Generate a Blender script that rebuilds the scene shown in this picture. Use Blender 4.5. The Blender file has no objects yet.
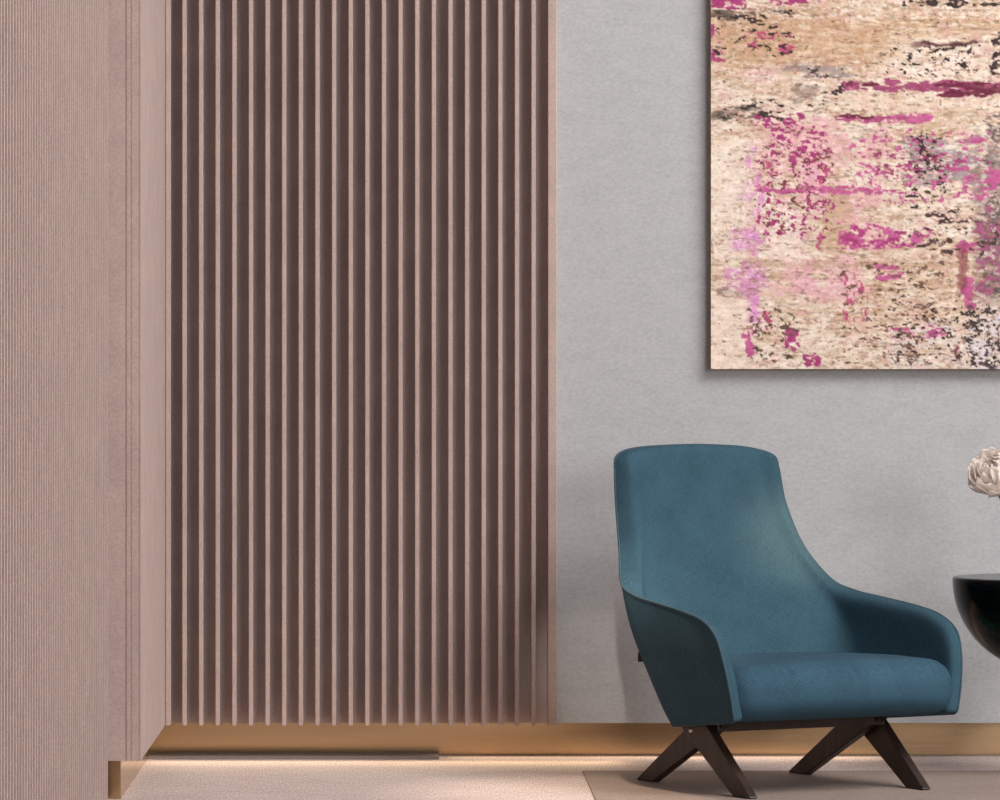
import bpy, bmesh, math, random
import numpy as np
from mathutils import Vector, Matrix

scn = bpy.context.scene
COL = scn.collection
R = math.radians
H = 1.1            # camera height
DW = 13.03         # camera distance from the back of the room
F = 4500.0         # focal length in pixels of the 1000 px wide frame
PX, PY = 405.0, 375.0


def s2l(c):
    return tuple((x / 12.92 if x <= 0.04045 else ((x + 0.055) / 1.055) ** 2.4) for x in c)


def rgb(r, g, b):
    return s2l((r / 255, g / 255, b / 255)) + (1.0,)


# ------------------------------------------------------------------ materials
def new_mat(name):
    m = bpy.data.materials.new(name)
    m.use_nodes = True
    nt = m.node_tree
    b = nt.nodes['Principled BSDF']
    return m, nt, b


def N(nt, t, **kw):
    n = nt.nodes.new(t)
    for k, v in kw.items():
        setattr(n, k, v)
    return n


def math_node(nt, op, a, b=None, clamp=False):
    n = N(nt, 'ShaderNodeMath', operation=op)
    n.use_clamp = clamp
    for i, v in enumerate((a, b)):
        if v is None:
            continue
        if isinstance(v, (int, float)):
            n.inputs[i].default_value = v
        else:
            nt.links.new(v, n.inputs[i])
    return n.outputs[0]


def noise(nt, vec, scale, detail=2.0, rough=0.5):
    n = N(nt, 'ShaderNodeTexNoise')
    n.inputs['Scale'].default_value = scale
    n.inputs['Detail'].default_value = detail
    n.inputs['Roughness'].default_value = rough
    nt.links.new(vec, n.inputs['Vector'])
    return n.outputs['Fac']


def mapping(nt, vec, scale=(1, 1, 1)):
    n = N(nt, 'ShaderNodeMapping')
    n.inputs['Scale'].default_value = scale
    nt.links.new(vec, n.inputs['Vector'])
    return n.outputs['Vector']


def ramp(nt, fac, stops):
    n = N(nt, 'ShaderNodeValToRGB')
    el = n.color_ramp.elements
    while len(el) < len(stops):
        el.new(0.5)
    for e, (p, c) in zip(el, stops):
        e.position = p
        e.color = c
    nt.links.new(fac, n.inputs['Fac'])
    return n.outputs['Color']


def mix(nt, fac, a, b, mode='MIX'):
    n = N(nt, 'ShaderNodeMix', data_type='RGBA', blend_type=mode)
    for i, v in ((0, fac), (6, a), (7, b)):
        if isinstance(v, (int, float)):
            n.inputs[i].default_value = v
        elif isinstance(v, tuple):
            n.inputs[i].default_value = v
        else:
            nt.links.new(v, n.inputs[i])
    return n.outputs[2]


def bump(nt, b, height, strength, dist):
    n = N(nt, 'ShaderNodeBump')
    n.inputs['Strength'].default_value = strength
    n.inputs['Distance'].default_value = dist
    nt.links.new(height, n.inputs['Height'])
    nt.links.new(n.outputs['Normal'], b.inputs['Normal'])


def felt(name, col, amt=0.09, fine=210.0):
    """pressed wool felt: fine speckle and soft clouding"""
    m, nt, b = new_mat(name)
    tc = N(nt, 'ShaderNodeTexCoord').outputs['Object']
    f = noise(nt, tc, fine, 3.0, 0.7)
    c = noise(nt, tc, 9.0, 3.0, 0.6)
    lo = tuple(x * (1 - amt * 2.2) for x in col[:3]) + (1,)
    hi = tuple(min(1, x * (1 + amt * 2.2)) for x in col[:3]) + (1,)
    a = ramp(nt, f, [(0.25, lo), (0.75, hi)])
    lo2 = (0.92, 0.90, 0.90, 1)
    hi2 = (1.06, 1.04, 1.03, 1)
    d = ramp(nt, c, [(0.3, lo2), (0.7, hi2)])
    nt.links.new(mix(nt, 1.0, a, d, 'MULTIPLY'), b.inputs['Base Color'])
    b.inputs['Roughness'].default_value = 0.95
    b.inputs['Specular IOR Level'].default_value = 0.15
    b.inputs['Sheen Weight'].default_value = 0.08
    bump(nt, b, f, 0.35, 0.002)
    return m


M = {}
M['felt'] = felt('dusty_pink_felt', rgb(171, 152, 145))
M['felt_back'] = felt('dusty_pink_felt_board', rgb(186, 172, 170))


def grey_cloth():
    m, nt, b = new_mat('grey_wool_wallcovering')
    tc = N(nt, 'ShaderNodeTexCoord').outputs['Object']
    a = noise(nt, mapping(nt, tc, (75, 1, 120)), 1.0, 3.0, 0.7)
    c = noise(nt, mapping(nt, tc, (330, 1, 420)), 1.0, 2.0, 0.7)
    d = noise(nt, mapping(nt, tc, (12, 1, 22)), 1.0, 3.0, 0.6)
    s = math_node(nt, 'ADD', math_node(nt, 'MULTIPLY', a, 0.45), math_node(nt, 'MULTIPLY', c, 0.35))
    s = math_node(nt, 'ADD', s, math_node(nt, 'MULTIPLY', d, 0.2))
    nt.links.new(ramp(nt, s, [(0.34, rgb(152, 152, 154)), (0.66, rgb(178, 178, 179))]), b.inputs['Base Color'])
    b.inputs['Roughness'].default_value = 0.95
    b.inputs['Specular IOR Level'].default_value = 0.15
    bump(nt, b, s, 0.3, 0.002)
    return m


M['grey'] = grey_cloth()


def brass():
    m, nt, b = new_mat('brushed_brass')
    tc = N(nt, 'ShaderNodeTexCoord').outputs['Object']
    f = noise(nt, mapping(nt, tc, (3, 3, 500)), 1.0, 2.0)
    b.inputs['Metallic'].default_value = 1.0
    b.inputs['Base Color'].default_value = rgb(200, 171, 134)
    nt.links.new(ramp(nt, f, [(0.3, (0.17, 0.17, 0.17, 1)), (0.7, (0.24, 0.24, 0.24, 1))]), b.inputs['Roughness'])
    return m


M['brass'] = brass()


def carpet(name, lo, hi, scale=330.0):
    m, nt, b = new_mat(name)
    tc = N(nt, 'ShaderNodeTexCoord').outputs['Object']
    # pile tufts: the view is very flat, so speckle is stretched in depth
    f = noise(nt, mapping(nt, tc, (scale, scale * 0.16, scale)), 1.0, 3.0, 0.75)
    c = noise(nt, mapping(nt, tc, (5, 5, 5)), 1.0, 3.0, 0.6)
    a = ramp(nt, f, [(0.32, lo), (0.68, hi)])
    d = ramp(nt, c, [(0.3, (0.94, 0.93, 0.93, 1)), (0.7, (1.05, 1.05, 1.05, 1))])
    nt.links.new(mix(nt, 1.0, a, d, 'MULTIPLY'), b.inputs['Base Color'])
    b.inputs['Roughness'].default_value = 0.9
    b.inputs['Specular IOR Level'].default_value = 0.2
    bump(nt, b, f, 0.25, 0.003)
    return m


M['floor'] = carpet('pale_pink_beige_carpet', rgb(158, 141, 136), rgb(224, 206, 199), 210.0)
M['rug'] = carpet('taupe_rug_pile', rgb(128, 112, 104), rgb(160, 143, 133), 400.0)


def weave(name, dark, light, amount=0.24):
    """basket weave of two yarns, in metres of unfolded cloth (UV)"""
    m, nt, b = new_mat(name)
    uv = N(nt, 'ShaderNodeTexCoord').outputs['UV']
    sep = N(nt, 'ShaderNodeSeparateXYZ')
    nt.links.new(uv, sep.inputs[0])
    k = 2 * math.pi / 0.0082
    sx = math_node(nt, 'SINE', math_node(nt, 'MULTIPLY', sep.outputs[0], k))
    sy = math_node(nt, 'SINE', math_node(nt, 'MULTIPLY', sep.outputs[1], k))
    w = math_node(nt, 'ADD', math_node(nt, 'MULTIPLY', math_node(nt, 'MULTIPLY', sx, sy), 0.5), 0.5)
    n1 = noise(nt, mapping(nt, uv, (60, 700, 1)), 1.0, 2.0)
    n2 = noise(nt, mapping(nt, uv, (700, 60, 1)), 1.0, 2.0)
    n3 = noise(nt, mapping(nt, uv, (9, 9, 1)), 1.0, 3.0)
    s = math_node(nt, 'ADD', math_node(nt, 'MULTIPLY', math_node(nt, 'SUBTRACT', w, 0.5), amount),
                  math_node(nt, 'ADD', math_node(nt, 'MULTIPLY', n1, 0.3), math_node(nt, 'MULTIPLY', n2, 0.3)))
    s = math_node(nt, 'ADD', s, math_node(nt, 'ADD', math_node(nt, 'MULTIPLY', math_node(nt, 'SUBTRACT', n3, 0.5), 0.16), 0.12))
    nt.links.new(ramp(nt, s, [(0.20, dark), (0.72, light)]), b.inputs['Base Color'])
    b.inputs['Roughness'].default_value = 0.85
    b.inputs['Specular IOR Level'].default_value = 0.2
    bump(nt, b, w, 0.35, 0.002)
    return m


M['blue'] = weave('petrol_blue_weave', rgb(16, 37, 48), rgb(70, 105, 121))
M['blue_seat'] = weave('petrol_blue_seat_weave', rgb(16, 37, 50), rgb(68, 103, 122), 0.07)


def wood():
    m, nt, b = new_mat('dark_stained_wood')
    tc = N(nt, 'ShaderNodeTexCoord').outputs['Object']
    a = noise(nt, mapping(nt, tc, (40, 40, 7)), 1.0, 4.0, 0.6)
    nt.links.new(ramp(nt, a, [(0.3, rgb(30, 20, 16)), (0.7, rgb(60, 42, 34))]), b.inputs['Base Color'])
    b.inputs['Roughness'].default_value = 0.42
    return m


M['wood'] = wood()


def plain(name, col, rough=0.5, metal=0.0, spec=0.5):
    m, nt, b = new_mat(name)
    tc = N(nt, 'ShaderNodeTexCoord').outputs['Object']
    f = noise(nt, tc, 60.0, 3.0)
    lo = tuple(x * 0.92 for x in col[:3]) + (1,)
    hi = tuple(min(1, x * 1.08) for x in col[:3]) + (1,)
    nt.links.new(ramp(nt, f, [(0.3, lo), (0.7, hi)]), b.inputs['Base Color'])
    b.inputs['Roughness'].default_value = rough
    b.inputs['Metallic'].default_value = metal
    b.inputs['Specular IOR Level'].default_value = spec
    return m


M['piping'] = plain('dark_blue_piping', rgb(42, 68, 80), 0.8)
M['black'] = plain('black_lacquer', rgb(9, 10, 10), 0.25)
M['strip'] = plain('taupe_trim_strip', rgb(122, 107, 97), 0.6)
M['steel'] = plain('bolt_steel', rgb(190, 185, 180), 0.35, 1.0)
M['tag_dark'] = plain('dark_label_cloth', rgb(38, 36, 38), 0.7)
M['tag_light'] = plain('pale_label_thread', rgb(190, 180, 172), 0.7)
M['stem'] = plain('green_stem', rgb(84, 102, 58), 0.6)
M['canvas_edge'] = plain('raw_canvas_edge', rgb(150, 136, 122), 0.8)


def emerald():
    m, nt, b = new_mat('deep_emerald_lacquer')
    tc = N(nt, 'ShaderNodeTexCoord').outputs['Object']
    f = noise(nt, tc, 9.0, 4.0, 0.6)
    nt.links.new(ramp(nt, f, [(0.42, rgb(4, 7, 7)), (0.56, rgb(5, 18, 14)), (0.7, rgb(8, 44, 33))]), b.inputs['Base Color'])
    b.inputs['Roughness'].default_value = 0.16
    b.inputs['Specular IOR Level'].default_value = 0.12
    return m


M['emerald'] = emerald()


def petal():
    m, nt, b = new_mat('blush_white_petal')
    uv = N(nt, 'ShaderNodeTexCoord').outputs['UV']
    f = noise(nt, mapping(nt, uv, (40, 3, 1)), 1.0, 3.0)
    nt.links.new(ramp(nt, f, [(0.3, rgb(248, 242, 237)), (0.7, rgb(253, 249, 246))]), b.inputs['Base Color'])
    tr = N(nt, 'ShaderNodeBsdfTranslucent')
    tr.inputs['Color'].default_value = rgb(253, 246, 241)
    ms = N(nt, 'ShaderNodeMixShader')
    ms.inputs[0].default_value = 0.6
    nt.links.new(b.outputs[0], ms.inputs[1])
    nt.links.new(tr.outputs[0], ms.inputs[2])
    nt.links.new(ms.outputs[0], nt.nodes['Material Output'].inputs['Surface'])
    b.inputs['Roughness'].default_value = 0.6
    bump(nt, b, f, 0.3, 0.002)
    return m


M['petal'] = petal()


def paint():
    m, nt, b = new_mat('oil_paint')
    a = N(nt, 'ShaderNodeAttribute')
    a.attribute_name = 'pigment'
    tc = N(nt, 'ShaderNodeTexCoord').outputs['Object']
    f = noise(nt, mapping(nt, tc, (160, 1, 420)), 1.0, 3.0, 0.7)
    d = ramp(nt, f, [(0.3, (0.88, 0.87, 0.86, 1)), (0.7, (1.08, 1.08, 1.08, 1))])
    nt.links.new(mix(nt, 1.0, a.outputs['Color'], d, 'MULTIPLY'), b.inputs['Base Color'])
    b.inputs['Roughness'].default_value = 0.7
    b.inputs['Specular IOR Level'].default_value = 0.25
    bump(nt, b, f, 0.4, 0.002)
    return m


M['paint'] = paint()


# ------------------------------------------------------------------ mesh helpers
def link(name, me, mat, parent=None):
    o = bpy.data.objects.new(name, me)
    COL.objects.link(o)
    if mat is not None:
        me.materials.append(mat)
    if parent is not None:
        o.parent = parent
    return o


def obj(name, bm, mat, parent=None, smooth=False, bevel=0.0, seg=2):
    bmesh.ops.recalc_face_normals(bm, faces=bm.faces[:])
    me = bpy.data.meshes.new(name)
    bm.to_mesh(me)
    bm.free()
    if smooth:
        me.polygons.foreach_set('use_smooth', [True] * len(me.polygons))
    o = link(name, me, mat, parent)
    if bevel:
        md = o.modifiers.new('bevel', 'BEVEL')
        md.width = bevel
        md.segments = seg
        md.limit_method = 'ANGLE'
        md.angle_limit = R(35)
    return o


def add_box(bm, x0, x1, y0, y1, z0, z1):
    vs = [bm.verts.new((x, y, z)) for z in (z0, z1) for y in (y0, y1) for x in (x0, x1)]
    for f in ((0, 1, 3, 2), (4, 6, 7, 5), (0, 4, 5, 1), (2, 3, 7, 6), (0, 2, 6, 4), (1, 5, 7, 3)):
        bm.faces.new([vs[i] for i in f])


def box(name, b, mat, parent=None, bevel=0.0, seg=2):
    bm = bmesh.new()
    add_box(bm, *b)
    return obj(name, bm, mat, parent, bevel=bevel, seg=seg)


def add_prism(bm, pts, x0, x1):
    """pts in (y, z); extruded along x"""
    a = [bm.verts.new((x0, y, z)) for y, z in pts]
    b = [bm.verts.new((x1, y, z)) for y, z in pts]
    bm.faces.new(a)
    bm.faces.new(b[::-1])
    n = len(pts)
    for i in range(n):
        j = (i + 1) % n
        bm.faces.new((a[i], b[i], b[j], a[j]))


def add_tube(bm, pts, r, seg=8, closed=False):
    pts = [Vector(p) for p in pts]
    n = len(pts)
    rings = []
    up = None
    for i, p in enumerate(pts):
        if closed:
            t = (pts[(i + 1) % n] - pts[i - 1]).normalized()
        else:
            t = (pts[min(i + 1, n - 1)] - pts[max(i - 1, 0)]).normalized()
        if up is None:
            up = t.orthogonal().normalized()
        up = (up - t * up.dot(t)).normalized()
        s = t.cross(up)
        rr = r[i] if isinstance(r, (list, tuple)) else r
        rings.append([bm.verts.new(p + (up * math.cos(a) + s * math.sin(a)) * rr)
                      for a in (2 * math.pi * k / seg for k in range(seg))])
    m = n if closed else n - 1
    for i in range(m):
        A, B = rings[i], rings[(i + 1) % n]
        for k in range(seg):
            bm.faces.new((A[k], A[(k + 1) % seg], B[(k + 1) % seg], B[k]))
    if not closed:
        bm.faces.new(rings[0][::-1])
        bm.faces.new(rings[-1])


def add_lathe(bm, prof, seg=64, c=(0, 0, 0)):
    """prof: (r, z); r == 0 makes a pole"""
    rings = []
    for r, z in prof:
        if r < 1e-6:
            rings.append([bm.verts.new((c[0], c[1], c[2] + z))])
        else:
            rings.append([bm.verts.new((c[0] + r * math.cos(2 * math.pi * k / seg), c[1] + r * math.sin(2 * math.pi * k / seg), c[2] + z))
                          for k in range(seg)])
    for A, B in zip(rings, rings[1:]):
        for k in range(seg):
            j = (k + 1) % seg
            if len(A) == 1 and len(B) == 1:
                continue
            if len(A) == 1:
                bm.faces.new((A[0], B[k], B[j]))
            elif len(B) == 1:
                bm.faces.new((A[k], A[j], B[0]))
            else:
                bm.faces.new((A[k], A[j], B[j], B[k]))


def thing(name, label, cat, loc=(0, 0, 0), rz=0.0, group=None):
    o = bpy.data.objects.new(name, None)
    COL.objects.link(o)
    o.empty_display_size = 0.1
    o.location = loc
    o.rotation_euler = (0, 0, rz)
    tag(o, label, cat, group)
    return o


def tag(o, label, cat, group=None):
    o['label'] = label
    o['category'] = cat
    if group:
        o['group'] = group


def struct(o, label=None, cat=None):
    o['kind'] = 'structure'
    if label:
        o['label'] = label
        o['category'] = cat
    return o


def at(px, d):
    return (px - PX) * d / F


def zat(py, d):
    return H - (py - PY) * d / F


# ------------------------------------------------------------------ the room
TOP = 3.05
ZB = 0.1016        # underside of the wall linings above the brass plinth
XS = -0.684        # face of the pier's return
struct(box('floor', (-3.2, 4.2, -15.5, 0.15, -0.12, 0.0), M['floor']),
       'pale pink beige carpeted floor running up to the brass plinth', 'floor')
struct(box('wall_back', (at(557, 12.91), 4.2, -0.12, 0.15, ZB, TOP), M['grey']),
       'grey wool covered wall behind the blue armchair', 'wall')
struct(box('baseboard_back', (XS - 0.2, 4.2, 0.0, 0.15, 0.0, ZB), M['brass']),
       'recessed brass plinth along the foot of the back wall', 'baseboard')

# pier between the ribbed left wall and the slatted panel
bm = bmesh.new()
add_box(bm, -1.1, -0.7228, -1.388, 0.10, ZB, TOP)
add_box(bm, -0.7228, -0.7206, -1.385, 0.10, ZB, TOP)
add_box(bm, -0.7206, -0.7085, -1.388, 0.10, ZB, TOP)
add_box(bm, -0.7085, -0.7075, -1.385, 0.10, ZB, TOP)
add_box(bm, -0.7075, -0.6875, -1.388, 0.10, ZB, TOP)
add_box(bm, -0.6875, -0.6865, -1.385, 0.10, ZB, TOP)
add_box(bm, -0.6865, XS, -1.388, 0.10, ZB, TOP)
struct(obj('trim_1', bm, M['felt']), 'plain dusty pink felt pier beside the ribbed left wall', 'wall pier')
struct(box('baseboard_left', (-1.05, -0.7365, -1.360, 0.05, 0.0, ZB), M['brass'], bevel=0.0015),
       'short brass plinth under the dusty pink pier', 'baseboard')

# ribbed wall running towards the camera
bm = bmesh.new()
add_box(bm, -1.2, -0.850, -7.4, -1.43, 0.0, TOP)
y = -1.445
while y > -7.4:
    add_box(bm, -0.850, -0.7656, y, y + 0.015, 0.0, TOP)
    y -= 0.065
struct(obj('wall_left', bm, M['felt']), 'dusty pink ribbed wall at the left, running toward the viewer', 'wall')

# low strip at the foot of the plinth
struct(box('trim_2', (-0.7365, at(439, 12.9), -0.150, 0.0, 0.0, 0.0085), M['strip'], bevel=0.001),
       'low taupe strip lying along the brass plinth under the slats', 'trim')

# slatted panel
sp = thing('slatted_wall_panel', 'dusty pink felt wall panel of tall vertical fins between pier and grey wall', 'wall panel',
           ((XS + at(557, 12.91)) / 2, -0.12, ZB))
ox, oy, oz = sp.location
bm = bmesh.new()
add_box(bm, XS + 0.001 - ox, at(557, 12.91) - ox, 0.0, 0.05, 0.0, TOP - oz)
obj('backing_board', bm, M['felt_back'], sp)
for i in range(24):
    cx = 168.0 if i == 0 else 184.3 + 16.63 * (i - 1)
    w = 4.3 if i else 5.0
    if i == 23:
        cx, w = 552.3, 8.4
    x0, x1 = at(cx - w / 2, 12.84), at(cx + w / 2, 12.84)
    if i == 0:
        x0 = XS + 0.001
    box('slat', (x0 - ox, x1 - ox, -0.07, 0.0, -0.002, TOP - oz), M['felt'], sp, bevel=0.0012, seg=1)

# ------------------------------------------------------------------ rug
rx0 = at(582.5, 12.47)
bm = bmesh.new()
add_box(bm, rx0, 3.4, -3.3, -0.558, 0.0, 0.004)
rug = obj('area_rug', bm, M['rug'], bevel=0.002)
tag(rug, 'flat taupe rug lying under the blue armchair', 'rug')

# ------------------------------------------------------------------ painting
rng = np.random.default_rng(7)
PD = 12.872                                   # distance of the painted face
px0, px1, py0, py1 = 711.0, 1130.0, -60.0, 369.0
xs = np.concatenate([np.arange(px0, 1003, 0.95), np.linspace(1004, px1, 60)])
ys = np.concatenate([np.linspace(py0, -3, 24), np.arange(-2, py1 + 0.5, 1.0)])
GX, GY = np.meshgrid(xs, ys)


def vnoise(sx, sy, seed, warp=None):
    """smooth value noise with cells of sx by sy"""
    r = np.random.default_rng(seed)
    t = r.random((220, 220))
    X, Y = GX, GY
    if warp is not None:
        X = X + warp[0]
        Y = Y + warp[1]
    u, v = X / sx + 50.37, Y / sy + 50.71
    i, j = np.floor(u).astype(int), np.floor(v).astype(int)
    fu, fv = u - i, v - j
    fu = fu * fu * (3 - 2 * fu)
    fv = fv * fv * (3 - 2 * fv)
    g = lambda a, b: t[b % 220, a % 220]
    return (g(i, j) * (1 - fu) + g(i + 1, j) * fu) * (1 - fv) + (g(i, j + 1) * (1 - fu) + g(i + 1, j + 1) * fu) * fv


def fbm(sx, sy, seed, o=4, warp=None):
    a, tot, s = 0, 0, 1.0
    for k in range(o):
        a = a + s * vnoise(sx / 2 ** k, sy / 2 ** k, seed * 17 + k, warp)
        tot += s
        s *= 0.6
    return a / tot


def sst(a, b, x):
    t = np.clip((x - a) / (b - a), 0, 1)
    return t * t * (3 - 2 * t)


WX = (fbm(30, 12, 1) - 0.5) * 26
WY = (fbm(40, 14, 2) - 0.5) * 16
WXs = (fbm(8, 5, 3) - 0.5) * 9
WYs = (fbm(10, 5, 4) - 0.5) * 7


def region(x0, x1, y0, y1, sx=8.0, sy=5.0):
    """soft, ragged rectangle"""
    X, Y = GX + WX * 0.55 + WXs, GY + WY * 0.5 + WYs
    return sst(x0 - sx, x0 + sx, X) * (1 - sst(x1 - sx, x1 + sx, X)) * sst(y0 - sy, y0 + sy, Y) * (1 - sst(y1 - sy, y1 + sy, Y))


img = np.zeros(GX.shape + (3,))
img[:] = (226, 206, 188)


def lay(mask, col):
    global img
    m = np.clip(mask, 0, 1)[..., None]
    img = img * (1 - m) + np.array(col, float) * m


def patches(reg, col, sx, sy, seed, thr, soft=0.05, op=1.0):
    """broken paint: a noise pattern, denser where reg is high"""
    n = 0.68 * fbm(sx, sy, seed, 3) + 0.32 * fbm(max(2.6, sx / 3), max(2.0, sy / 2), seed + 500, 2)
    lay(op * sst(thr - soft, thr + soft, n + (reg - 1) * 0.6) * (reg > 0.02), col)


full = np.ones(GX.shape)
# ground: cream, tan and pale streaks
patches(full, (208, 182, 156), 60, 16, 11, 0.50, 0.14, 0.8)
patches(full, (234, 219, 204), 44, 14, 12, 0.53, 0.12, 0.8)
patches(full, (190, 156, 124), 50, 10, 13, 0.60, 0.08, 0.55)
lay(region(700, 900, 14, 70, 30, 10) * 0.75, (196, 158, 124))
lay(region(860, 1010, 10, 40, 20, 8) * 0.6, (200, 166, 130))
lay(region(880, 985, 42, 84, 18, 8) * 0.75, (234, 216, 200))
lay(region(705, 770, 140, 250, 12, 12) * 0.7, (236, 220, 204))
lay(region(700, 752, 292, 372, 5, 6) * 0.9, (233, 212, 196))
lay(region(765, 800, 205, 262, 10, 10) * 0.85, (238, 222, 208))
lay(region(820, 850, 190, 262, 6, 10) * 0.7, (192, 160, 128))
lay(region(830, 990, 258, 335, 20, 10) * 0.5, (206, 172, 142))
lay(region(870, 945, 160, 215, 18, 10) * 0.55, (232, 214, 196))
lay(region(800, 1010, 96, 116, 30, 5) * 0.6, (228, 208, 186))
lay(region(712, 770, 262, 282, 20, 4) * 0.6, (190, 156, 124))
patches(full, (170, 134, 104), 34, 3.6, 14, 0.66, 0.06, 0.45)
patches(full, (240, 228, 216), 18, 3.4, 15, 0.60, 0.06, 0.6)
patches(full, (214, 190, 168), 6, 30, 16, 0.62, 0.06, 0.45)

# greys
patches(region(895, 1010, 132, 190, 20, 12), (146, 136, 138), 26, 5, 21, 0.45, 0.07, 0.8)
patches(region(772, 860, 62, 78, 20, 5), (146, 132, 132), 40, 4, 22, 0.42, 0.08, 0.8)
patches(region(706, 768, 102, 122, 10, 5), (108, 98, 88), 22, 3.5, 23, 0.44, 0.06, 0.9)
patches(region(705, 790, 6, 20, 10, 4), (84, 72, 62), 18, 3.5, 24, 0.44, 0.06, 0.9)
patches(region(714, 762, 284, 298, 10, 4), (138, 120, 104), 16, 4, 25, 0.36, 0.07, 0.85)
patches(region(790, 820, 80, 105, 8, 6), (150, 134, 122), 16, 9, 26, 0.42, 0.07, 0.8)
lay(region(974, 1012, 150, 308, 4, 14) * (0.45 + 0.5 * sst(0.4, 0.6, fbm(12, 6, 27, 3))), (140, 124, 120))
patches(region(980, 1012, 110, 300, 5, 10), (88, 72, 72), 10, 5, 28, 0.52, 0.06, 0.8)
patches(region(966, 1012, 312, 372, 6, 8), (214, 206, 216), 14, 7, 29, 0.42, 0.06, 0.9)
patches(region(880, 1010, 318, 372, 16, 8), (218, 206, 200), 18, 5, 30, 0.48, 0.06, 0.8)
patches(full, (134, 118, 106), 20, 3.0, 31, 0.69, 0.03, 0.5)

# pale pinks and violets
lay(region(755, 838, 122, 178, 12, 10) * 0.6, (226, 180, 180))
lay(region(748, 780, 66, 82, 10, 5) * 0.6, (226, 178, 184))
patches(region(800, 826, 140, 215, 6, 14), (226, 168, 186), 12, 14, 41, 0.42, 0.08, 0.75)
patches(region(788, 818, 262, 300, 6, 8), (224, 166, 184), 14, 10, 42, 0.42, 0.08, 0.75)
patches(region(822, 862, 256, 305, 8, 8), (226, 176, 186), 14, 12, 43, 0.42, 0.08, 0.75)
patches(region(745, 761, 138, 335, 3, 14), (216, 142, 194), 7, 12, 44, 0.48, 0.06, 0.85)
for x0, x1, y0, y1 in ((733, 750, 184, 202), (731, 760, 226, 252), (722, 768, 268, 290), (748, 758, 282, 318)):
    lay(region(x0, x1, y0, y1, 5, 4) * 0.35, (222, 168, 200))
    patches(region(x0, x1, y0, y1, 5, 4), (216, 146, 200), 10, 5, int(x0 + y0), 0.44, 0.06, 0.8)

patches(full, (216, 168, 160), 14, 6, 46, 0.60, 0.06, 0.5)
patches(full, (162, 122, 98), 6, 2.6, 47, 0.63, 0.04, 0.6)
patches(full, (238, 226, 214), 7, 3.0, 48, 0.61, 0.04, 0.6)
patches(region(745, 900, 110, 310, 30, 20), (226, 172, 178), 16, 9, 49, 0.53, 0.08, 0.6)

lay(region(700, 750, 297, 373, 4, 6) * 0.65, (236, 216, 201))
lay(region(706, 748, 142, 222, 10, 10) * 0.5, (238, 222, 207))
lay(region(766, 800, 214, 262, 8, 8) * 0.6, (238, 223, 209))
lay(region(824, 848, 192, 248, 4, 8) * 0.5, (190, 158, 126))
lay(region(712, 800, 24, 66, 20, 8) * 0.45, (194, 156, 122))
lay(region(800, 900, 24, 60, 20, 8) * 0.40, (196, 160, 126))
lay(region(982, 986, 122, 205, 1.5, 6) * 0.8, (222, 204, 186))
lay(region(750, 990, 262, 268, 20, 2) * 0.35, (176, 142, 112))

# magentas
MG = (166, 58, 116)
MP = (192, 92, 144)
MD = (112, 38, 66)
patches(region(708, 748, -10, 8, 5, 3), MG, 10, 4, 51, 0.40, 0.05)
patches(region(768, 824, -10, 6, 5, 3), MG, 11, 4, 52, 0.42, 0.05)
patches(region(706, 728, 20, 66, 4, 5), MG, 6, 4, 53, 0.53, 0.05, 0.9)
patches(region(740, 800, 30, 58, 10, 6), (190, 80, 120), 9, 4, 54, 0.57, 0.04)
patches(region(836, 1010, 80, 93, 8, 2.5), (150, 54, 100), 14, 4, 55, 0.46, 0.06, 0.85)
patches(region(930, 1010, 82, 98, 14, 3), MD, 20, 5, 56, 0.40, 0.06)
patches(region(840, 882, 80, 87, 6, 2), MD, 12, 4, 57, 0.42, 0.06)
patches(region(834, 906, 115, 122, 6, 2), (170, 64, 118), 14, 3.5, 58, 0.42, 0.07, 0.85)
patches(region(834, 880, 114, 119, 6, 2), MD, 20, 3, 59, 0.42, 0.06)
patches(region(752, 805, 113, 130, 5, 4), MG, 7, 3.4, 60, 0.47, 0.05)
patches(region(880, 935, 112, 124, 10, 3), MP, 12, 4, 61, 0.44, 0.06)
patches(region(762, 830, 124, 152, 6, 5), MG, 5, 3, 62, 0.54, 0.04)
patches(region(755, 835, 140, 245, 8, 12), MG, 5, 4, 63, 0.585, 0.03)
patches(region(755, 900, 187, 195, 8, 2), MP, 8, 3.5, 64, 0.40, 0.06)
patches(region(832, 935, 222, 254, 10, 6), MP, 9, 5, 65, 0.49, 0.05)
patches(region(836, 915, 226, 252, 10, 6), MG, 6, 3.5, 66, 0.53, 0.04)
patches(region(840, 1000, 122, 210, 14, 12), MP, 8, 4, 67, 0.585, 0.04)
patches(region(860, 975, 148, 178, 14, 8), (160, 66, 110), 8, 3.5, 68, 0.57, 0.04)
for x0, x1, y0, y1 in ((822, 826, 166, 186), (820, 824, 232, 252), (768, 771, 160, 176)):
    lay(region(x0, x1, y0, y1, 1.6, 2) * 0.9, (178, 66, 110))
patches(region(963, 976, 276, 312, 3, 4), MP, 6, 6, 69, 0.36, 0.06)
patches(region(958, 976, 238, 256, 4, 4), MP, 7, 5, 70, 0.40, 0.06)
patches(region(989, 999, 168, 192, 3, 3), MP, 7, 8, 71, 0.32, 0.06)
patches(region(872, 905, 262, 284, 5, 5), MP, 12, 3, 72, 0.50, 0.05)
patches(region(783, 801, 326, 352, 3, 5), MG, 6, 7, 73, 0.40, 0.06)
patches(region(806, 824, 352, 368, 3, 4), MG, 6, 5, 74, 0.42, 0.06)
patches(region(746, 756, 324, 356, 2.5, 4), MP, 5, 6, 75, 0.42, 0.06)
patches(region(762, 772, 308, 332, 2.5, 4), (170, 78, 106), 5, 6, 76, 0.45, 0.06)
patches(region(838, 868, 268, 330, 4, 8), (190, 92, 128), 4, 9, 77, 0.58, 0.04)
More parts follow.
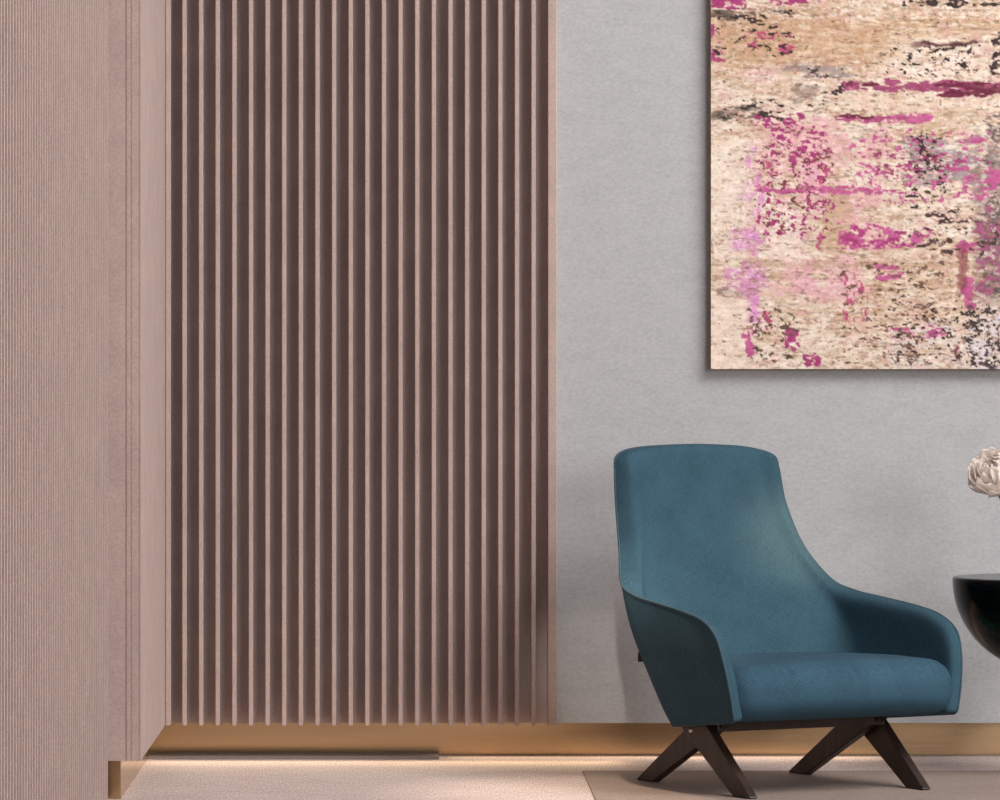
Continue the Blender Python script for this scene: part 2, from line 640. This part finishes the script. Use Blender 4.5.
patches(region(880, 950, 326, 340, 10, 4), MP, 9, 4, 78, 0.56, 0.04)
patches(region(975, 1012, 200, 300, 4, 10), (160, 90, 122), 8, 6, 79, 0.53, 0.05)
patches(region(1003, 1110, 84, 130, 14, 6), MG, 12, 4, 80, 0.52, 0.05)
patches(region(1015, 1090, 190, 320, 14, 14), MP, 8, 5, 81, 0.58, 0.05)
patches(region(1003, 1140, -60, 20, 10, 10), (58, 42, 40), 9, 3.5, 82, 0.59, 0.04)
patches(region(1003, 1120, 150, 370, 8, 14), (120, 104, 102), 16, 5, 83, 0.56, 0.06, 0.8)
lay(region(957, 960, 344, 362, 1.6, 3), (104, 40, 48))
lay(region(958, 968, 246, 290, 2, 8) * 0.6, (120, 50, 58))

# dark flecks
DK = (58, 42, 40)
patches(region(872, 985, 40, 80, 14, 8), DK, 6, 3, 91, 0.61, 0.03)
lay(region(918, 975, 42.5, 45.5, 12, 1.2) * 0.9, (72, 36, 42))
patches(region(900, 1010, -6, 10, 14, 4), DK, 9, 3.5, 92, 0.52, 0.04)
patches(region(985, 1010, 30, 90, 8, 10), DK, 8, 4, 93, 0.54, 0.04)
patches(region(898, 955, 125, 215, 14, 14), DK, 6, 3, 94, 0.60, 0.03)
patches(region(905, 1005, 205, 262, 16, 10), (76, 52, 50), 8, 3.4, 95, 0.585, 0.03)
patches(region(800, 850, 55, 112, 12, 8), DK, 9, 4, 96, 0.62, 0.03)
patches(region(710, 790, 96, 124, 10, 6), DK, 9, 3, 97, 0.585, 0.03)
patches(region(706, 800, 4, 62, 10, 10), DK, 9, 3, 98, 0.62, 0.03)
patches(region(880, 1010, 300, 372, 16, 10), DK, 5, 3, 99, 0.60, 0.03)
patches(region(962, 1010, 300, 372, 6, 8), (74, 60, 62), 6, 3.4, 100, 0.575, 0.03)
patches(region(755, 840, 140, 240, 10, 14), (120, 50, 60), 5, 3, 101, 0.625, 0.03)
patches(region(745, 800, 300, 372, 8, 8), (96, 74, 60), 8, 4, 102, 0.60, 0.03)
patches(region(830, 960, 255, 372, 16, 10), (112, 84, 72), 8, 2.6, 103, 0.625, 0.03)
patches(full, (96, 72, 60), 6, 2.4, 104, 0.72, 0.03, 0.7)
patches(full, (124, 92, 72), 14, 2.4, 105, 0.68, 0.03, 0.5)

grain = (fbm(3.2, 2.2, 140, 2) - 0.5) * 30 + (fbm(9, 3.5, 141, 2) - 0.5) * 26
img = img + grain[..., None] * np.array((1.0, 1.02, 1.05))
img = np.clip(img, 0, 255) / 255.0
pig = np.where(img <= 0.04045, img / 12.92, ((img + 0.055) / 1.055) ** 2.4) * 0.85
ny, nx = GX.shape
WXm = (GX - PX) * PD / F
WZm = H - (GY - PY) * PD / F
relief = (fbm(20, 3, 120, 3) - 0.5) * 0.0016
pt = thing('abstract_painting', 'large abstract painting of beige, pink and magenta scraped layers on grey wall', 'painting',
           (float(WXm.mean()), -0.12, float(WZm.min())))
lx, ly, lz = pt.location
face_y = PD - DW
co = np.stack([WXm - lx, np.full(GX.shape, face_y - ly) - relief, WZm - lz], -1).reshape(-1, 3)
ii = np.arange(ny * nx).reshape(ny, nx)
quads = np.stack([ii[:-1, :-1], ii[1:, :-1], ii[1:, 1:], ii[:-1, 1:]], -1).reshape(-1, 4)
me = bpy.data.meshes.new('painted_face')
me.vertices.add(len(co))
me.vertices.foreach_set('co', co.astype(np.float32).ravel())
me.loops.add(quads.size)
me.loops.foreach_set('vertex_index', quads.astype(np.int32).ravel())
me.polygons.add(len(quads))
me.polygons.foreach_set('loop_start', np.arange(0, quads.size, 4, dtype=np.int32))
me.polygons.foreach_set('loop_total', np.full(len(quads), 4, dtype=np.int32))
me.update(calc_edges=True)
me.validate()
ca = me.color_attributes.new('pigment', 'FLOAT_COLOR', 'POINT')
ca.data.foreach_set('color', np.concatenate([pig.reshape(-1, 3), np.ones((ny * nx, 1))], 1).astype(np.float32).ravel())
me.polygons.foreach_set('use_smooth', [True] * len(me.polygons))
link('painted_face', me, M['paint'], pt)
bm = bmesh.new()
add_box(bm, float(WXm.min()) - lx, float(WXm.max()) - lx, face_y + 0.0015 - ly, -0.121 - ly, 0.0, float(WZm.max()) - lz)
obj('canvas_frame', bm, M['canvas_edge'], pt)

# ------------------------------------------------------------------ armchair
CX, CD = 1.004, 12.01
chair = thing('armchair', 'petrol blue upholstered armchair with high back on dark crossed wooden legs', 'armchair',
              (CX, CD - DW, 0.004), R(27.6))
# local axes: +x = the image-right side, -y = front (u = -y)


def lerp_tab(tab, z):
    if z <= tab[0][0]:
        return tab[0][1]
    for (a, va), (b, vb) in zip(tab, tab[1:]):
        if z <= b:
            return va + (vb - va) * (z - a) / (b - a)
    return tab[-1][1]


UB = [(0.165, -0.12), (0.33, -0.210), (0.42, -0.268), (0.53, -0.355), (0.62, -0.40), (0.74, -0.455), (0.85, -0.470), (0.92, -0.475)]
RV = [(0.165, 0.330), (0.20, 0.345), (0.31, 0.364), (0.42, 0.378), (0.53, 0.354), (0.62, 0.328), (0.74, 0.318), (0.85, 0.307), (0.92, 0.303)]
UF = [(0.20, 0.322), (0.31, 0.320), (0.40, 0.298), (0.46, 0.260)]
RC = [(0.20, 0.13), (0.53, 0.135), (0.74, 0.150), (0.92, 0.135)]
ZR = [0.168, 0.20, 0.31, 0.42, 0.525, 0.62, 0.74, 0.85, 0.905]
NR = len(ZR)
KJ = 4            # the row where arm and back part
PHI = [(0.20, 72), (0.53, 64), (0.62, 48), (0.74, 44), (0.92, 44)]


def back_pt(k, z):
    ub, rv, rc, ph = lerp_tab(UB, z), lerp_tab(RV, z), lerp_tab(RC, z), lerp_tab(PHI, z)
    if k == 0:
        return 0.0, ub
    if k == 1:
        return 0.55 * (rv - rc), ub
    if k == 2:
        return rv - rc, ub + 0.004
    a = R(ph * (0.5 if k == 3 else 1.0))
    return rv - rc + rc * math.sin(a), ub + rc * (1 - math.cos(a))


ARM = [(0.16, 0.508), (0.42, 0.494), (0.68, 0.480), (0.90, 0.464), (1.0, 0.426)]   # (fraction to the front, top z)
NA = len(ARM)


def grid_pt(j, i):
    a = abs(j)
    sgn = 1 if j > 0 else -1
    if a <= 4:
        z = ZR[i]
        v, u = back_pt(a, z)
        if i == NR - 1:
            z -= (0, 0.003, 0.007, 0.015, 0.034)[a]
    else:
        c, zt = ARM[a - 5]
        t = (ZR[i] - ZR[0]) / (ZR[KJ] - ZR[0])
        zb = ZR[0] + 0.034 * c
        z = zb + t * (zt - zb)
        vj, uj = back_pt(4, ZR[i])
        rv = lerp_tab(RV, z)
        u = uj + (lerp_tab(UF, z) - uj) * c
        v = rv + (vj - rv) * (1 - c) ** 3
    return Vector((sgn * v if j else 0.0, -u, z))


J = 4 + NA
bm = bmesh.new()
outer = {}
for j in range(-J, J + 1):
    for i in range(NR if abs(j) <= 4 else KJ + 1):
        outer[j, i] = bm.verts.new(grid_pt(j, i))
ofaces = []
for j in range(-J, J):
    for i in range(NR - 1):
        q = [(j, i), (j + 1, i), (j + 1, i + 1), (j, i + 1)]
        if all(k in outer for k in q):
            ofaces.append(bm.faces.new([outer[k] for k in q]))
bm.normal_update()
if outer[0, 4].normal.y < 0:                    # outside of the back looks to +y
    bmesh.ops.reverse_faces(bm, faces=ofaces)
    bm.normal_update()
TH = 0.062
inner = {}
for k, v in outer.items():
    th = TH if k[1] < NR - 2 else TH * (0.88 if k[1] == NR - 2 else 0.72)
    if abs(k[0]) > 4:
        th += (0.034 - th) * ARM[abs(k[0]) - 5][0] ** 0.8
    inner[k] = v.co - v.normal * th
    if k[1] == 0:
        inner[k].z = v.co.z
    if k[1] == 1:
        inner[k].z = v.co.z + 0.005
inner = {k: bm.verts.new(c) for k, c in inner.items()}
for j in range(-J, J):
    for i in range(NR - 1):
        q = [(j, i), (j, i + 1), (j + 1, i + 1), (j + 1, i)]
        if all(k in inner for k in q):
            bm.faces.new([inner[k] for k in q])
# rim: a loop round the whole border of the grid
top = [(-J, i) for i in range(KJ + 1)] + [(j, KJ) for j in range(-J + 1, -4)] + [(-4, i) for i in range(KJ, NR)] + \
      [(j, NR - 1) for j in range(-3, 4)] + [(4, i) for i in range(NR - 1, KJ - 1, -1)] + [(j, KJ) for j in range(5, J + 1)] + \
      [(J, i) for i in range(KJ - 1, -1, -1)]
bottom = [(j, 0) for j in range(J - 1, -J, -1)]
loop = top + bottom
for a, b in zip(loop, loop[1:] + loop[:1]):
    bm.faces.new((outer[a], outer[b], inner[b], inner[a]))
bm.verts.index_update()
rim_o = [outer[k].index for k in loop]
rim_i = [inner[k].index for k in loop]
nob = len(outer)
bmesh.ops.recalc_face_normals(bm, faces=bm.faces[:])
cl = bm.edges.layers.float.new('crease_edge')
for ring, val in ((rim_o, 0.55), (rim_i, 0.0)):
    bm.verts.ensure_lookup_table()
    for a, b in zip(ring, ring[1:] + ring[:1]):
        e = bm.edges.get((bm.verts[a], bm.verts[b]))
        if e:
            e[cl] = val
# cloth coordinates: metres along the row and up the column
uvl = bm.loops.layers.uv.new('cloth')
arc = {}
for D in (outer, inner):
    for i in range(NR):
        for sgn in (1, -1):
            s = 0.0
            arc[D[0, i].index] = 0.0
            for a in range(1, J + 1):
                if (sgn * a, i) not in D:
                    break
                s += (D[sgn * a, min(i, KJ)].co - D[sgn * (a - 1), min(i, KJ)].co).length
                arc[D[sgn * a, i].index] = sgn * s
for f in bm.faces:
    for lp in f.loops:
        z = lp.vert.co.z
        lp[uvl].uv = (arc.get(lp.vert.index, 0.0), z * 1.12)
me = bpy.data.meshes.new('shell')
bm.to_mesh(me)
bm.free()
me.polygons.foreach_set('use_smooth', [True] * len(me.polygons))
shell = link('shell', me, M['blue'], chair)
md = shell.modifiers.new('subdivision', 'SUBSURF')
md.levels = md.render_levels = 4
md.boundary_smooth = 'ALL'
dg = bpy.context.evaluated_depsgraph_get()
ev = shell.evaluated_get(dg).to_mesh()
lim_o = [ev.vertices[i].co.copy() for i in rim_o]
lim_n = [ev.vertices[i].normal.copy() for i in rim_o]
shell.evaluated_get(dg).to_mesh_clear()


def catmull(pts, n=8):
    out = []
    m = len(pts)
    for i in range(m):
        p0, p1, p2, p3 = pts[i - 1], pts[i], pts[(i + 1) % m], pts[(i + 2) % m]
        for k in range(n):
            t = k / n
            out.append(0.5 * ((2 * p1) + (p2 - p0) * t + (2 * p0 - 5 * p1 + 4 * p2 - p3) * t * t + (3 * p1 - p0 - 3 * p2 + p3) * t ** 3))
    return out


bm = bmesh.new()
add_tube(bm, catmull(lim_o), 0.0032, 8, closed=True)
o = obj('piping', bm, M['piping'], chair, smooth=True)
o['label'] = 'dark welt along the edge of the shell'


# seat cushion: a rounded slab with a crowned top
def rounded_slab(hx, y0, y1, z0, z1, r, n, crown):
    bm = bmesh.new()
    bmesh.ops.create_cube(bm, size=2.0)
    bmesh.ops.subdivide_edges(bm, edges=bm.edges[:], cuts=n, use_grid_fill=True)
    uvl = bm.loops.layers.uv.new('cloth')
    cy, hy, cz, hz = (y0 + y1) / 2, (y1 - y0) / 2, (z0 + z1) / 2, (z1 - z0) / 2
    for v in bm.verts:
        p = v.co.copy()
        # spread the grid lines towards the edges
        p = Vector([math.sin(c * math.pi / 2) for c in p])
        q = Vector((p.x * hx, p.y * hy, p.z * hz))
        core = Vector((max(-hx + r, min(hx - r, q.x)), max(-hy + r, min(hy - r, q.y)), max(-hz + r, min(hz - r, q.z))))
        d = q - core
        if d.length > 1e-6:
            # push on to the rounded surface
            d = d.normalized() * r
            q = core + d
        w = max(0.0, 1 - (q.x / hx) ** 2) * max(0.0, 1 - 0.6 * (q.y / hy) ** 2)
        if q.z > 0:
            q.z += crown * w * (q.z / hz)
        # bulging front
        if q.y < 0:
            q.y -= 0.018 * max(0.0, 1 - (q.x / hx) ** 2) * max(0.0, 1 - (q.z / hz) ** 2) * (-q.y / hy)
        # narrower towards the back, inside the shell
        yy = q.y + cy
        if yy > -0.12:
            q.x *= 1 - 0.30 * min(1.0, (yy + 0.12) / 0.22) ** 1.3
        v.co = (q.x, yy, q.z + cz)
    for f in bm.faces:
        f.normal_update()
        nrm = f.normal
        for lp in f.loops:
            c = lp.vert.co
            if abs(nrm.x) > 0.75:
                lp[uvl].uv = (c.y, c.z)
            else:
                lp[uvl].uv = (c.x, c.z - c.y * 0.9)
    return bm


bm = rounded_slab(0.346, -0.335, 0.10, 0.198, 0.343, 0.062, 26, 0.014)
obj('seat_cushion', bm, M['blue_seat'], chair, smooth=True)

# dark base board and cross rails under the seat
bm = bmesh.new()
add_box(bm, -0.27, 0.27, -0.20, 0.06, 0.192, 0.207)
obj('seat_base', bm, M['black'], chair, bevel=0.004)
for y0, z0, z1 in ((-0.105, 0.160, 0.186), (-0.02, 0.168, 0.192)):
    bm = bmesh.new()
    add_box(bm, -0.262, 0.262, y0, y0 + 0.045, z0, z1)
    obj('crossbar', bm, M['wood'], chair, bevel=0.003)


def leg(front, x0, x1):
    # polygon in (y, z): a plank that narrows to a flat foot
    if front:
        pts = [(-0.288, 0.0), (-0.293, 0.004), (-0.050, 0.200), (0.085, 0.200), (0.090, 0.186), (-0.205, 0.004), (-0.212, 0.0)]
    else:
        pts = [(0.322, 0.0), (0.328, 0.004), (0.000, 0.200), (-0.150, 0.200), (-0.150, 0.190), (0.236, 0.004), (0.244, 0.0)]
    bm = bmesh.new()
    add_prism(bm, pts, x0, x1)
    return obj('leg', bm, M['wood'], chair, bevel=0.0035, seg=2)


legs = {}
for sx in (-1, 1):
    fo = (-0.282, -0.256) if sx < 0 else (0.256, 0.282)
    re = (-0.2555, -0.230) if sx < 0 else (0.230, 0.2555)
    legs[sx, 'f'] = leg(True, *fo)
    legs[sx, 'r'] = leg(False, *re)
bm = bmesh.new()
for x, s in ((-0.282, -1), (0.282, 1)):
    pass
add_lathe(bm, [(0.0, 0.003), (0.006, 0.0028), (0.0078, 0.0015), (0.0082, 0.0)], 20)
bolt = obj('bolt', bm, M['steel'], legs[-1, 'f'], smooth=True)
bolt.location = (-0.282, 0.0, 0.158)
bolt.rotation_euler = (0, R(-90), 0)
bolt['label'] = 'pale metal bolt head'
# label tag sewn into the back seam
bm = bmesh.new()
add_box(bm, -0.002, 0.002, -0.02, 0.007, -0.013, 0.013)
tg = obj('label_tag', bm, M['tag_dark'], chair, bevel=0.0008)
tg.location = (-0.345, 0.153, 0.345)
tg.rotation_euler = (0, 0, R(62))
tg['label'] = 'small dark woven label'
bm = bmesh.new()
for z in (-0.010, -0.002, 0.006):
    add_box(bm, 0.0020, 0.0026, -0.002, 0.006, z, z + 0.004)
obj('label_stitching', bm, M['tag_light'], tg)

# ------------------------------------------------------------------ half-round side table
TD = 12.30
tx, tz = at(1045, TD), zat(577, TD)
rad = 92 * TD / F
tb = thing('side_table', 'dark emerald half-dome side table at the right edge, beside the armchair', 'side table', (tx, TD - DW, 0.004))
bm = bmesh.new()
prof = [(0.0, tz - rad * 0.99)]
for k in range(1, 29):
    a = R(90 * k / 29)
    prof.append((rad * math.sin(a), tz - rad * math.cos(a) - 0.006))
prof += [(rad, tz - 0.008), (rad - 0.001, tz - 0.003), (rad - 0.005, tz), (rad - 0.02, tz), (0.0, tz)]
add_lathe(bm, [(r, z - 0.004) for r, z in prof], 96)
obj('bowl_top', bm, M['emerald'], tb, smooth=True, bevel=0)
bm = bmesh.new()
add_lathe(bm, [(0.0, 0.0), (0.095, 0.0), (0.095, 0.010), (0.088, 0.014), (0.03, 0.022), (0.022, 0.05), (0.022, tz - rad + 0.02), (0.0, tz - rad + 0.02)], 48)
obj('pedestal', bm, M['black'], tb, smooth=True)

# ------------------------------------------------------------------ vase and flower
vx, vy = at(1020, TD), TD - DW
bm = bmesh.new()
vz1 = zat(494, TD) - tz
rr = 22 * TD / F
vp = [(0.0, 0.0), (0.034, 0.0), (0.040, 0.006), (0.048, 0.05), (0.047, 0.09), (0.036, 0.14), (0.030, 0.175), (0.036, vz1 - 0.030),
      (rr - 0.002, vz1 - 0.012), (rr, vz1), (rr - 0.004, vz1), (0.032, vz1 - 0.030), (0.025, 0.175), (0.030, 0.14), (0.0, 0.10)]
add_lathe(bm, vp, 48)
vase = obj('vase', bm, M['black'], smooth=True)
vase.location = (vx, vy, tz)
tag(vase, 'black vase with flared rim standing on the emerald side table', 'vase')

fx, fz, fy = at(995, TD), zat(470, TD), vy - 0.02
fl = thing('peony', 'blush white peony leaning out of the black vase', 'flower', (vx, vy, tz + 0.11))
rnd = random.Random(5)
base = Vector((fx - vx, fy - vy, fz - tz - 0.11))
axis = Vector((-0.55, -0.45, 0.70)).normalized()
q = Vector((0, 0, 1)).rotation_difference(axis).to_matrix()


def petal_obj(rad_, half, th_end, az, flare, ph):
    """one petal: a patch of a bowl of radius rad_, from the base up to polar angle th_end, its lip flared and ruffled"""
    bm = bmesh.new()
    uvl = bm.loops.layers.uv.new('petal')
    n, m = 14, 13
    grid = []
    for i in range(n):
        t = i / (n - 1)
        row = []
        for k in range(m):
            s_ = -1 + 2 * k / (m - 1)
            lip = 1 - 0.20 * abs(s_) ** 2.6 + 0.05 * math.sin(6 * s_ + ph)
            th = math.pi - (math.pi - th_end) * t * lip
            width = half * (0.25 + 0.75 * math.sin(math.pi * min(1.0, 0.12 + 0.62 * t)))
            a = az + s_ * width / max(0.55, math.sin(th) ** 0.5 if th > 0.3 else 0.55)
            r = rad_ * (1 + flare * t ** 4 + 0.035 * t * t * math.sin(8 * s_ + ph * 2) - 0.05 * (s_ * s_) * t)
            p = Vector((r * math.sin(th) * math.cos(a), r * math.sin(th) * math.sin(a), r * math.cos(th)))
            row.append(bm.verts.new(base + q @ p))
        grid.append(row)
    for i in range(n - 1):
        for k in range(m - 1):
            f = bm.faces.new((grid[i][k], grid[i][k + 1], grid[i + 1][k + 1], grid[i + 1][k]))
            for lp, (a, b) in zip(f.loops, ((i, k), (i, k + 1), (i + 1, k + 1), (i + 1, k))):
                lp[uvl].uv = (b / (m - 1), a / (n - 1))
    o = obj('petal', bm, M['petal'], fl, smooth=True)
    md = o.modifiers.new('thickness', 'SOLIDIFY')
    md.thickness = 0.0009
    return o


for ring, (cnt, rr_, half, the, fl_) in enumerate((
        (4, 0.022, 0.95, 0.35, 0.05), (5, 0.031, 0.80, 0.45, 0.12), (6, 0.040, 0.68, 0.62, 0.18),
        (7, 0.048, 0.60, 0.85, 0.22), (8, 0.055, 0.54, 1.12, 0.24), (8, 0.061, 0.54, 1.40, 0.26))):
    for k in range(cnt):
        petal_obj(rr_ * 1.1 * rnd.uniform(0.96, 1.05), half * rnd.uniform(0.9, 1.1), the * rnd.uniform(0.85, 1.15),
                  2 * math.pi * (k + 0.5 * (ring % 2)) / cnt + rnd.uniform(-0.2, 0.2), fl_, rnd.uniform(0, 6.28))
bm = bmesh.new()
p0, p3 = Vector((0.0, 0.0, 0.0)), base + q @ Vector((0, 0, -0.06))
p1, p2 = Vector((0.0, 0, vz1 * 0.5)), p3 - axis * 0.03
pts = [(1 - t) ** 3 * p0 + 3 * (1 - t) ** 2 * t * p1 + 3 * (1 - t) * t * t * p2 + t ** 3 * p3 for t in (k / 14 for k in range(15))]
add_tube(bm, pts, 0.0030, 8)
obj('stem', bm, M['stem'], fl, smooth=True)
bm = bmesh.new()
add_lathe(bm, [(0.0, -0.004), (0.006, -0.002), (0.011, 0.004), (0.012, 0.010), (0.0, 0.012)], 14)
for v in bm.verts:
    v.co = base + q @ (v.co - Vector((0, 0, 0.064)))
obj('calyx', bm, M['stem'], fl, smooth=True)


# ------------------------------------------------------------------ light
def area(name, loc, target, sx, sy, power, col, spread=180):
    l = bpy.data.lights.new(name, 'AREA')
    l.shape = 'RECTANGLE'
    l.size, l.size_y = sx, sy
    l.energy = power
    l.color = col
    l.spread = R(spread)
    o = bpy.data.objects.new(name, l)
    COL.objects.link(o)
    o.location = loc
    o.rotation_euler = (Vector(target) - Vector(loc)).to_track_quat('-Z', 'Y').to_euler()
    return o


w = bpy.data.worlds.new('world')
scn.world = w
w.use_nodes = True
wt = w.node_tree
bg = wt.nodes['Background']
tc = N(wt, 'ShaderNodeTexCoord')
sep = N(wt, 'ShaderNodeSeparateXYZ')
wt.links.new(tc.outputs['Generated'], sep.inputs[0])
cr = ramp(wt, math_node(wt, 'ADD', math_node(wt, 'MULTIPLY', sep.outputs[2], 0.5), 0.5),
          [(0.40, (0.36, 0.29, 0.23, 1)), (0.55, (0.48, 0.48, 0.48, 1)), (0.9, (0.60, 0.64, 0.70, 1))])
wt.links.new(cr, bg.inputs['Color'])
bg.inputs['Strength'].default_value = 0.26

# key light added high to the right, with no window modelled there
area('key_light', (5.6, -4.6, 6.0), (0.8, -0.4, 0.8), 3.6, 3.6, 510, (1.0, 0.98, 0.97))
# broad fill added high at the right front, not a modelled fitting
area('high_fill', (4.2, -6.0, 5.6), (0.4, -0.2, 0.9), 3.6, 3.6, 275, (1.0, 0.98, 0.97))
# unseen soft fill added to the viewer's right to lift the shadows
area('viewer_side_fill', (5.9, -13.0, 2.8), (0.6, 0.0, 1.0), 4.0, 3.0, 560, (1.0, 0.98, 0.97))
# light strips added under the wall lining, standing in for reflected floor streaks
area('plinth_fill', (0.74, -0.062, 0.0985), (0.74, -0.13, 0.0), 1.26, 0.012, 0.8, (1.0, 0.78, 0.54), 120)
area('plinth_fill_forward', (at(360, 12.9), -0.112, 0.099), (at(360, 12.9), -0.30, 0.0), 1.5, 0.01, 1.3, (1.0, 0.76, 0.48), 60)


def spot(name, loc, target, power, angle, blend, col, radius=0.05):
    l = bpy.data.lights.new(name, 'SPOT')
    l.energy = power
    l.spot_size = R(angle)
    l.spot_blend = blend
    l.color = col
    l.shadow_soft_size = radius
    o = bpy.data.objects.new(name, l)
    COL.objects.link(o)
    o.location = loc
    o.rotation_euler = (Vector(target) - Vector(loc)).to_track_quat('-Z', 'Y').to_euler()
    return o


# unseen spots added for patches of light on floor, wall and chair
spot('floor_fill_spot', (0.50, -1.25, 3.4), (0.46, -1.15, 0.0), 330, 20, 1.0, (1.0, 0.82, 0.62))  # added to imitate the warm patch on the floor
spot('wall_fill_spot', (0.42, -5.0, 1.9), (0.555, -0.12, 0.24), 330, 5.6, 1.0, (1.0, 0.93, 0.84))  # added fill for the lower wall left of the chair
spot('chair_streak_spot', (3.9, -4.2, 2.3), (1.06, -0.61, 0.645), 1500, 4.4, 1.0, (1.0, 0.64, 0.36))  # added, stands in for a warm sun streak on the chair back

# ------------------------------------------------------------------ camera
cd = bpy.data.cameras.new('camera')
cd.sensor_fit = 'HORIZONTAL'
cd.sensor_width = 36.0
cd.lens = F * 36.0 / 1000.0
cd.shift_x = (500.0 - PX) / 1000.0
cd.shift_y = (PY - 400.0) / 1000.0
cd.clip_end = 100
cam = bpy.data.objects.new('camera', cd)
COL.objects.link(cam)
cam.location = (0, -DW, H)
cam.rotation_euler = (R(90), 0, 0)
scn.camera = cam
scn.view_settings.view_transform = 'Standard'
scn.view_settings.look = 'None'
scn.view_settings.gamma = 1.0
scn.view_settings.use_curve_mapping = False
scn.view_settings.exposure = 0.0
